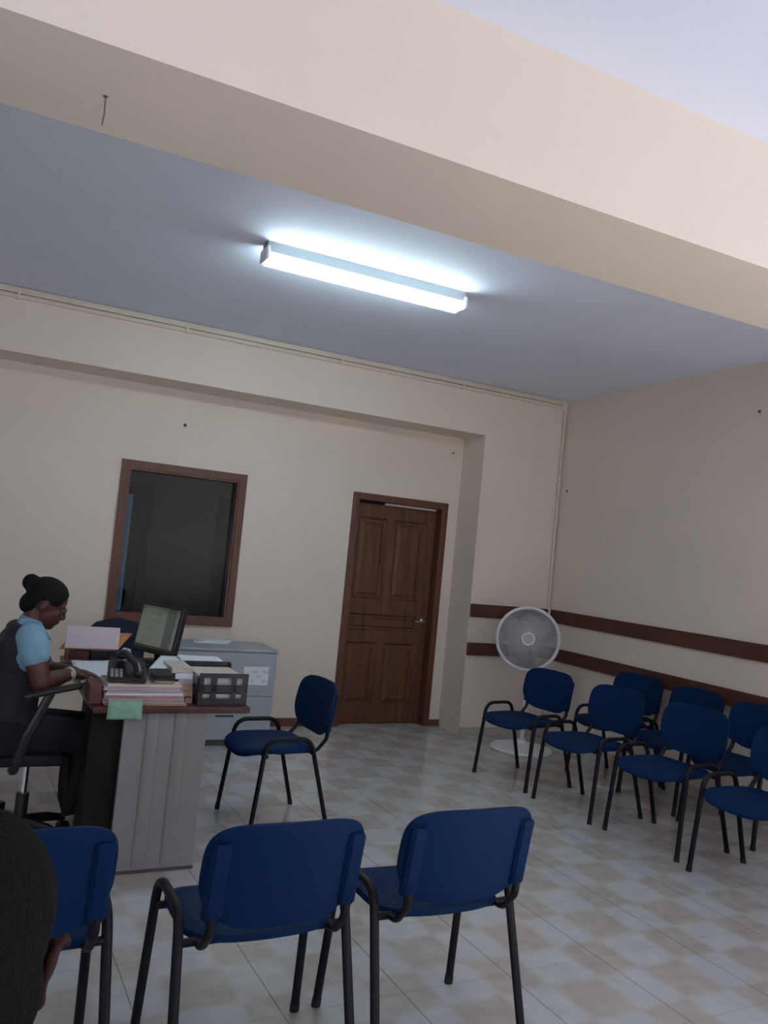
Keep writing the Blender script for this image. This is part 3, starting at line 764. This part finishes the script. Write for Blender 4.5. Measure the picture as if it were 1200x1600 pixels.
# ------------------------------------------------------------------ office chairs
def office_chair(label, m, loc, rz):
    """faces local +X"""
    t = thing('office_chair', label, 'chair', loc, rz)
    K = Vector((-.09, 0, 0))
    MB().box((-.31, -.235, .430), (.15, .235, .478), .02, seg=4).build('seat_pad', m, t, smooth=40)
    bk_ = MB(); rings = []
    for k in range(13):
        v = k/12; z_ = .55+.42*v; w_ = .205*(1-abs(2*v-1)**4)**.5*(.9+.1*v)+.012
        x_ = -.335-.045*v
        rings.append([bk_.bm.verts.new((x_+.030*math.cos(q)*(.4+.6*min(1, w_/.15)), w_*math.sin(q), z_)) for q in [2*PI*j/20 for j in range(20)]])
    bk_.skin(rings); bk_.build('backrest', m, t, smooth=60)
    MB().tube(fillet([(-.10, 0, .415), (-.355, 0, .415), (-.390, 0, .60), (-.40, 0, .74)], .05), .03, .012, ref=(0, 1, 0)).build('back_bar', M['black'], t)
    for s in (-1, 1):
        ar = MB().tube(fillet([(-.07, s*.20, .415), (-.07, s*.305, .425), (-.03, s*.325, .60), (.05, s*.325, .79)], .05), .02, .012, ref=(1, 0, 0)).build('arm_post', M['black'], t)
        MB().box((-.07, s*.325-.028, .785), (.18, s*.325+.028, .812), .012, seg=3, rot=Matrix.Rotation(math.radians(-13), 3, 'Y')).build('arm_pad', M['black'], ar, smooth=40)
    MB().tube([(0, 0, .10), (0, 0, .25)], .030, n=14).build('gas_sleeve', M['black'], t)
    MB().tube([(0, 0, .25), (0, 0, .43)], .016, n=14).build('gas_lift', M['chrome'], t)
    sb_ = MB(); cs = []
    for k in range(5):
        a = 2*PI*k/5+PI/5; dx_, dy_ = math.cos(a), math.sin(a)
        sb_.tube([(0, 0, .115), (.15*dx_, .15*dy_, .10), (.265*dx_, .265*dy_, .072)], [.03, .024, .016], [.022, .016, .012], ref=(0, 0, 1), n=10)
    sb_.build('star_base', M['black'], t)
    for k in range(5):
        a = 2*PI*k/5+PI/5; c_ = Vector((.262*math.cos(a), .262*math.sin(a), .029))
        MB().lathe([(0, -.02), (.027, -.02), (.029, -.008), (.029, .008), (.027, .02), (0, .02)], c_, n=16, mtx=Matrix.Rotation(a, 3, 'Z') @ Matrix.Rotation(PI/2, 3, 'X')).build('caster', M['black'], t)
    return t
oc = office_chair('black office chair in which the woman at the desk sits', M['black_fab'], (-4.60, -2.07, 0), 0)
oc2 = dup(oc, (-3.93, -.66, 0), -80, 'navy office chair standing empty behind the monitor')
for ch_ in [c_ for c_ in oc2.children if c_.name.startswith('arm_post')]:
    for g_ in list(ch_.children): bpy.data.objects.remove(g_)
    bpy.data.objects.remove(ch_)
for ch_ in oc2.children:
    if ch_.name.split('.')[0] in ('seat_pad', 'backrest'):
        ch_.data = ch_.data.copy(); ch_.data.materials[0] = M['navy']
        if ch_.name.startswith('backrest'): ch_.scale.z = .955
# power strip and leads on the floor by the desk
ps = thing('power_strip', 'black power strip with leads on the floor behind the office chair', 'power strip', (-4.80, -1.60, 0), 30)
MB().box((-.16, -.03, 0), (.16, .03, .045), .006).build('strip_body', M['black'], ps, smooth=0)
for k in range(3):
    pth = [Vector((.02+.05*k, 0, .05)), Vector((.10+.05*k, .12, .16-.03*k)), Vector((.22+.02*k, .30, .12)), Vector((.30, .55+.05*k, .02)), Vector((.25-.1*k, .9, .012))]
    q = []
    for i in range(len(pth)-1):
        p_1 = pth[max(0, i-1)]; p0_, p1_ = pth[i], pth[i+1]; p2_ = pth[min(len(pth)-1, i+2)]
        for s_ in range(6):
            u = s_/6; q.append(.5*((2*p0_)+(p1_-p_1)*u+(2*p_1-5*p0_+4*p1_-p2_)*u*u+(3*p0_-p_1-3*p1_+p2_)*u**3))
    q.append(pth[-1])
    MB().tube(q, .005, n=6).build('lead', M['cable'], ps)

# ------------------------------------------------------------------ the woman at the desk (faces +X)
wo = thing('person', 'woman in light blue shirt and dark vest reading at the desk', 'person', (-4.68, -2.09, 0))
V = lambda x, y, z: Vector((x+4.68, y+2.09, z))
hcn = V(-4.596, -2.10, 1.165)                       # skull centre
HR = Matrix.Rotation(math.radians(24), 3, 'Y')      # nod
def hp(x, y, z): return hcn+HR @ Vector((x, y, z))  # x towards the face
ARM = {}
def hand(m_, wrist, direc, palm_n, side, s=1.0, curl=.5):
    """palm box of capsules, four unequal bent fingers, thumb off the side"""
    d_ = direc.normalized(); n_ = (palm_n-d_*palm_n.dot(d_)).normalized(); l_ = n_.cross(d_)*side
    P_ = lambda a, b, c: wrist+d_*a*s+l_*b*s+n_*c*s
    m_.capsule(P_(-.01, 0, 0), .025*s, P_(.02, 0, 0), .026*s)
    for b in (-.026, -.009, .009, .026): m_.capsule(P_(.015, b*.7, 0), .015*s, P_(.075, b, 0), .0125*s)
    for b, L_ in ((-.028, .058), (-.0095, .070), (.0095, .076), (.028, .068)):
        r_ = .0085*s; a0 = P_(.078, b, 0)
        a1 = a0+(d_*math.cos(curl*.5)-n_*math.sin(curl*.5))*L_*.48*s
        a2 = a1+(d_*math.cos(curl*1.2)-n_*math.sin(curl*1.2))*L_*.32*s
        a3 = a2+(d_*math.cos(curl*1.8)-n_*math.sin(curl*1.8))*L_*.25*s
        m_.capsule(a0, r_*1.1, a1, r_); m_.capsule(a1, r_, a2, r_*.92); m_.capsule(a2, r_*.92, a3, r_*.8)
    t0 = P_(.018, .022, -.004); t1 = P_(.048, .050, -.016); t2 = P_(.080, .056, -.026)
    m_.capsule(t0, .013*s, t1, .010*s); m_.capsule(t1, .010*s, t2, .008*s)
SHR, SHL = V(-4.655, -2.270, 1.018), V(-4.645, -1.915, 1.005)
ELR, ELL = V(-4.592, -2.308, .815), V(-4.55, -1.86, .80)
WRR, WRL = V(-4.450, -2.150, .838), V(-4.44, -1.96, .820)
PEL, CHE, NEK = V(-4.73, -2.09, .53), V(-4.69, -2.09, .84), V(-4.660, -2.095, 1.035)
def body(m_):
    m_.capsule(V(-4.73, -2.17, .56), .115, V(-4.73, -2.01, .56), .115); m_.capsule(V(-4.72, -2.10, .60), .13, V(-4.69, -2.10, .86), .125)
    m_.capsule(V(-4.68, -2.20, .93), .085, V(-4.68, -1.99, .93), .085)
    m_.capsule(SHR+Vector((0, .03, -.01)), .055, SHL+Vector((0, -.03, -.01)), .055)
    m_.capsule(NEK, .050, hp(-.03, 0, -.055), .046)
    # skull, face, jaw
    m_.sphere(hp(-.008, 0, .025), (.096, .076, .088), HR); m_.sphere(hp(.030, 0, -.035), (.062, .058, .074), HR)
    m_.sphere(hp(.058, 0, -.088), (.030, .030, .024), HR)
    m_.capsule(hp(.086, 0, .008), .007, hp(.104, 0, -.028), .013); m_.sphere(hp(.098, .011, -.030), .009); m_.sphere(hp(.098, -.011, -.030), .009)
    m_.sphere(hp(.088, 0, -.056), (.012, .022, .008), HR); m_.sphere(hp(.086, 0, -.068), (.012, .020, .008), HR)
    m_.sphere(hp(.080, .030, .018), (.010, .022, .008), HR); m_.sphere(hp(.080, -.030, .018), (.010, .022, .008), HR)
    for s in (-1, 1):
        m_.sphere(hp(-.012, s*.074, -.012), (.018, .009, .030), HR @ Matrix.Rotation(.15, 3, 'Y')); m_.sphere(hp(.060, s*.040, -.022), (.022, .020, .020), HR)
    # arms
    for sh, el, wr, s in ((SHR, ELR, WRR, 1), (SHL, ELL, WRL, -1)):
        m_.capsule(sh, .056, el, .046); m_.capsule(el, .045, el.lerp(wr, .35), .044); m_.capsule(el.lerp(wr, .35), .044, wr, .027)
    hand(m_, WRR, Vector((.75, .48, -.22)), Vector((.15, 0, 1)), 1, .98, .30)
    hand(m_, WRL, Vector((.9, -.25, -.08)), Vector((.1, 0, 1)), -1, .98, .25)
    # legs
    for s in (-1, 1):
        hip, kn, an = V(-4.70, -2.09+s*.09, .545), V(-4.26, -2.09+s*.10, .53), V(-4.17, -2.09+s*.10, .10)
        m_.capsule(hip, .088, kn, .060); m_.capsule(kn, .058, kn.lerp(an, .35), .054); m_.capsule(kn.lerp(an, .35), .054, an, .036)
        m_.capsule(an-Vector((.02, 0, .045)), .035, an+Vector((.14, 0, -.065)), .026)
flatten(remesh('body', body, .0065, M['skin'], wo, 5), .486, lambda c: c.x < .26)
def hair(m_):
    m_.sphere(hp(-.014, 0, .036), (.102, .081, .089), HR)
    m_.sphere(hp(-.070, 0, -.030), (.045, .062, .055), HR)
    m_.sphere(hp(-.112, 0, .055), (.040, .042, .042), HR); m_.sphere(hp(-.095, .0, .045), (.035, .038, .038), HR)
ho = remesh('hair', hair, .007, M['hair'], wo, 3)
# keep the face clear: drop hair points in front of the hairline
for v in ho.data.vertices:
    q = HR.transposed() @ (v.co-hcn)
    lim = .066+.35*(q.z-.045)
    if q.x > lim and q.z < .085:
        q.x = lim-.012; q.y *= .86; v.co = hcn+HR @ q
def shirt(m_):
    m_.capsule(V(-4.675, -2.20, .93), .094, V(-4.675, -1.99, .93), .094)
    m_.capsule(SHR+Vector((0, .02, -.005)), .066, SHL+Vector((0, -.02, -.005)), .066)
    for sh, el in ((SHR, ELR), (SHL, ELL)): m_.capsule(sh, .069, sh.lerp(el, .36), .069)
    m_.capsule(NEK+Vector((-.012, 0, -.02)), .062, NEK+Vector((.002, 0, .030)), .058)
sho = remesh('shirt', shirt, .0065, M['shirt'], wo, 4)
for s in (-1, 1):
    cm = MB(); P_ = [NEK+Vector((-.045, s*.045, .055)), NEK+Vector((.045, s*.055, .045)), NEK+Vector((.105, s*.045, -.045)), NEK+Vector((.03, s*.085, -.010)), NEK+Vector((-.055, s*.075, .015))]
    cm.bm.faces.new([cm.bm.verts.new(q) for q in P_])
    cm.build('shirt_collar', M['shirt'], sho, solid=.006, smooth=0)
def vest(m_):
    m_.capsule(V(-4.725, -2.16, .60), .138, V(-4.725, -2.02, .60), .138); m_.capsule(V(-4.715, -2.16, .62), .13, V(-4.69, -2.15, .86), .112); m_.capsule(V(-4.715, -2.02, .62), .13, V(-4.69, -2.03, .86), .112)
    m_.capsule(V(-4.700, -2.19, .92), .098, V(-4.700, -1.99, .92), .098)
    m_.capsule(V(-4.715, -2.225, .965), .072, V(-4.715, -1.955, .965), .072)
    m_.capsule(V(-4.715, -2.20, 1.02), .048, V(-4.715, -1.98, 1.02), .048)
flatten(remesh('vest', vest, .0065, M['vest'], wo, 4), .484, lambda c: True)
def skirt(m_):
    m_.capsule(V(-4.73, -2.18, .555), .142, V(-4.73, -2.0, .555), .142)
    for s in (-1, 1): m_.capsule(V(-4.70, -2.09+s*.085, .55), .108, V(-4.31, -2.09+s*.095, .53), .088)
    m_.capsule(V(-4.70, -2.09, .54), .09, V(-4.33, -2.09, .52), .07)
def long_skirt(m_):
    skirt(m_)
    for q_ in (-.12, -.04, .04, .12):
        m_.capsule(V(-4.30, -2.09+q_, .52), .092, V(-4.235, -2.09+q_, .20), .10)
        m_.capsule(V(-4.350, -2.09+q_, .48), .070, V(-4.335, -2.09+q_, .25), .080); m_.capsule(V(-4.36, -2.09+q_, .40), .070, V(-4.415, -2.09+q_, .26), .085)
flatten(remesh('skirt', long_skirt, .009, M['skirt_c'], wo, 4), .4815, lambda c: c.x < .25)
for s in (-1, 1):
    def shoe_(m_, s=s):
        an = V(-4.17, -2.09+s*.10, .10)
        m_.capsule(an+Vector((-.025, 0, -.058)), .042, an+Vector((.06, 0, -.062)), .038); m_.capsule(an+Vector((.06, 0, -.062)), .038, an+Vector((.155, 0, -.068)), .031)
    remesh('shoe', shoe_, .006, M['shoe'], wo, 3)
gl = MB()
for s in (-1, 1):
    gl.tube([hp(.094, s*.032+.024*math.cos(q), .000+.017*math.sin(q)) for q in [2*PI*k/20 for k in range(21)]], .0018, n=5)
    gl.tube([hp(.094, s*.056, .004), hp(.05, s*.074, .008), hp(-.01, s*.080, .004)], .0018, n=5)
gl.tube([hp(.095, -.009, .004), hp(.098, 0, .008), hp(.095, .009, .004)], .0018, n=5)
gl.build('spectacles', M['glassframe'], wo)
for s in (-1, 1): MB().sphere(hp(.080, s*.031, .003), (.011, .013, .009), HR, n=12).build('eye', M['eye'], wo)
wt = MB(); dW = (WRR-ELR).normalized(); c_ = WRR-dW*.018
wt.lathe([(.026, -.009), (.034, -.009), (.034, .009), (.026, .009)], c_, n=20, mtx=Vector((0, 0, 1)).rotation_difference(dW).to_matrix()); wt.sphere(c_+Vector((.006, -.030, .004)), (.015, .008, .015), n=10)
wt.build('wrist_watch', M['watch'], wo)

# ------------------------------------------------------------------ person in front of the camera, seen from behind (faces +Y)
mn = thing('person', 'person with closely cropped dark hair seen from behind, nearest the viewer', 'person', (-4.846, -5.50, 0))
U = lambda x, y, z: Vector((x, y, z))
hm = U(.0, -.02, 1.165)
def mbody(m_):
    m_.capsule(U(-.08, -.10, .56), .12, U(.08, -.10, .56), .12); m_.capsule(U(-.06, -.12, .62), .13, U(-.08, -.09, .88), .125); m_.capsule(U(.06, -.12, .62), .13, U(.08, -.09, .88), .125)
    m_.capsule(U(-.155, -.07, .925), .062, U(.155, -.07, .925), .062); m_.capsule(U(-.06, -.07, .97), .05, U(.06, -.07, .97), .05)
    m_.capsule(U(0, -.065, .96), .066, U(0, -.035, 1.10), .064)
    m_.sphere(hm+U(0, -.008, .022), (.078, .096, .092)); m_.sphere(hm+U(0, .022, -.045), (.068, .070, .078)); m_.sphere(hm+U(0, .062, -.095), (.032, .028, .026))
    m_.capsule(hm+U(0, .085, .0), .008, hm+U(0, .104, -.034), .015); m_.sphere(hm+U(0, .086, -.064), (.024, .012, .009)); m_.sphere(hm+U(0, .084, -.077), (.022, .012, .009))
    for s in (-1, 1):
        m_.sphere(hm+U(s*.030, .080, .012), (.022, .010, .008)); m_.sphere(hm+U(s*.040, .056, -.03), (.02, .022, .02))
        sh, el, wr = U(s*.19, -.07, .915), U(s*.225, -.06, .65), U(s*.12, .15, .63)
        m_.capsule(sh, .060, el, .046); m_.capsule(el, .045, el.lerp(wr, .35), .045); m_.capsule(el.lerp(wr, .35), .045, wr, .029)
        hand(m_, wr, Vector((-s*.35, .9, -.05)), Vector((0, 0, 1)), s*-1, 1.0, .35)
        hip, kn, an = U(s*.09, -.08, .555), U(s*.12, .34, .54), U(s*.12, .33, .10)
        m_.capsule(hip, .092, kn, .064); m_.capsule(kn, .062, kn.lerp(an, .35), .058); m_.capsule(kn.lerp(an, .35), .058, an, .040)
        m_.capsule(an+U(0, -.02, -.045), .036, an+U(0, .15, -.065), .028)
flatten(remesh('body', mbody, .007, M['skin2'], mn, 4), .495, lambda c: c.y < .22)
for s in (-1, 1):
    def ear(m_, s=s):
        c = hm+U(s*.0755, -.004, -.034)
        E = Matrix.Rotation(-s*.55, 3, 'Z')          # stands off the skull, rim towards the back
        O = [(-.008, -.028), (-.014, -.011), (-.019, .007), (-.018, .021), (-.009, .029), (.004, .029), (.012, .020)]
        pts = [c+E @ Vector((s*(.004+.013*max(0, (z+.030)/.060)), y, z)) for y, z in O]
        for p_, q_ in zip(pts, pts[1:]): m_.capsule(p_, .0048, q_, .0048, n=8)
        m_.sphere(c+E @ Vector((s*.003, -.002, .004)), (.009, .016, .027), E @ Matrix.Rotation(s*.2, 3, 'Y'), n=12); m_.sphere(c+E @ Vector((s*.001, -.002, -.029)), (.006, .008, .010), E, n=10)
    remesh('ear', ear, .0025, M['ear_skin'], mn, 5)
def mhair(m_):
    m_.sphere(hm+U(0, -.012, .026), (.0815, .099, .0945)); m_.sphere(hm+U(0, -.035, -.035), (.076, .070, .070))
mh = remesh('hair', mhair, .006, M['hair2'], mn, 3)
for v in mh.data.vertices:
    q = v.co-hm
    if q.y > .066 and q.z < .07: q.y = .060; q.x *= .9; v.co = hm+q
def mshirt(m_):
    m_.capsule(U(-.06, -.12, .60), .142, U(-.08, -.09, .87), .136); m_.capsule(U(.06, -.12, .60), .142, U(.08, -.09, .87), .136)
    m_.capsule(U(-.16, -.07, .922), .073, U(.16, -.07, .922), .073); m_.capsule(U(-.06, -.07, .965), .060, U(.06, -.07, .965), .060)
    for s in (-1, 1): m_.capsule(U(s*.19, -.07, .915), .073, U(s*.215, -.064, .74), .068)
    m_.capsule(U(0, -.066, .97), .070, U(0, -.058, 1.005), .066)
remesh('shirt', mshirt, .008, M['tee'], mn, 4)
def mtr(m_):
    m_.capsule(U(-.08, -.10, .555), .136, U(.08, -.10, .555), .136)
    for s in (-1, 1): m_.capsule(U(s*.09, -.08, .56), .106, U(s*.12, .34, .545), .080); m_.capsule(U(s*.12, .34, .545), .080, U(s*.12, .33, .12), .060)
flatten(remesh('trousers', mtr, .009, M['trousers'], mn, 4), .487, lambda c: c.y < .22)
for s in (-1, 1):
    def msh(m_, s=s):
        an = U(s*.12, .33, .10)
        m_.capsule(an+U(0, -.03, -.055), .045, an+U(0, .06, -.060), .042); m_.capsule(an+U(0, .06, -.060), .042, an+U(0, .17, -.066), .034)
    remesh('shoe', msh, .007, M['shoe'], mn, 3)
for s in (-1, 1): MB().sphere(hm+U(s*.030, .079, -.002), (.013, .011, .009), n=12).build('eye', M['eye'], mn)

# ------------------------------------------------------------------ light: overcast daylight through the windows, an added sun, and the lamp
wld = bpy.data.worlds.new('overcast'); SC.world = wld; wld.use_nodes = True
bg = wld.node_tree.nodes['Background']; bg.inputs[0].default_value = (.62, .75, 1, 1); bg.inputs[1].default_value = 1.0
def window_light(loc, rot, sx, sy, power):
    L_ = bpy.data.lights.new('daylight_area_lamp', 'AREA'); L_.shape = 'RECTANGLE'; L_.size = sx; L_.size_y = sy; L_.energy = power; L_.color = DAY
    o = bpy.data.objects.new('daylight_area_lamp', L_); COL.objects.link(o); o.location = loc; o.rotation_euler = rot
# area lamps for daylight outside each opening, tilted up to brighten ceiling and beam
DAY = (.86, .94, 1.05)
TILT = math.radians(58)
for a, b, c, d in RW: window_light(((a+b)/2, YR-.45, (c+d)/2-.15), (PI/2+TILT, 0, 0), b-a, d-c, 90)
window_light((.5, (SW[0]+SW[1])/2, (SW[2]+SW[3])/2-.15), (PI/2+TILT, 0, PI/2), SW[1]-SW[0], SW[3]-SW[2], 75)

# added sun falling through the side window onto the floor out of view, to bounce light up to the beam
sl = bpy.data.lights.new('sun', 'SUN'); sl.energy = 46; sl.angle = .009; sl.color = (1, .97, .94)
so_ = bpy.data.objects.new('sun', sl); COL.objects.link(so_); so_.location = (6, -7.3, 6)
so_.rotation_euler = Vector((-.76, .13, -.64)).to_track_quat('-Z', 'Y').to_euler()

# ------------------------------------------------------------------ camera
cam = bpy.data.cameras.new('camera'); co = bpy.data.objects.new('camera', cam); COL.objects.link(co)
cam.sensor_fit = 'VERTICAL'; cam.sensor_height = 36; cam.lens = 1270.46*36/1600; cam.clip_start = .02
r = Vector((0.8978030739731157, -0.4297357979745607, 0.09631606461848363)); u = Vector((-0.10976124643785459, -0.006543410638962195, 0.9939364429165573)); f_ = Vector((0.42649983487081555, 0.9029309650889029, 0.053043031010582484))
m4 = Matrix(((r.x, u.x, -f_.x, -4.85705), (r.y, u.y, -f_.y, -6.36469), (r.z, u.z, -f_.z, 1.55215), (0, 0, 0, 1)))
co.matrix_world = m4
SC.camera = co
SC.view_settings.view_transform = 'Standard'; SC.view_settings.look = 'None'; SC.view_settings.gamma = 1; SC.view_settings.use_curve_mapping = False
SC.view_settings.exposure = 0
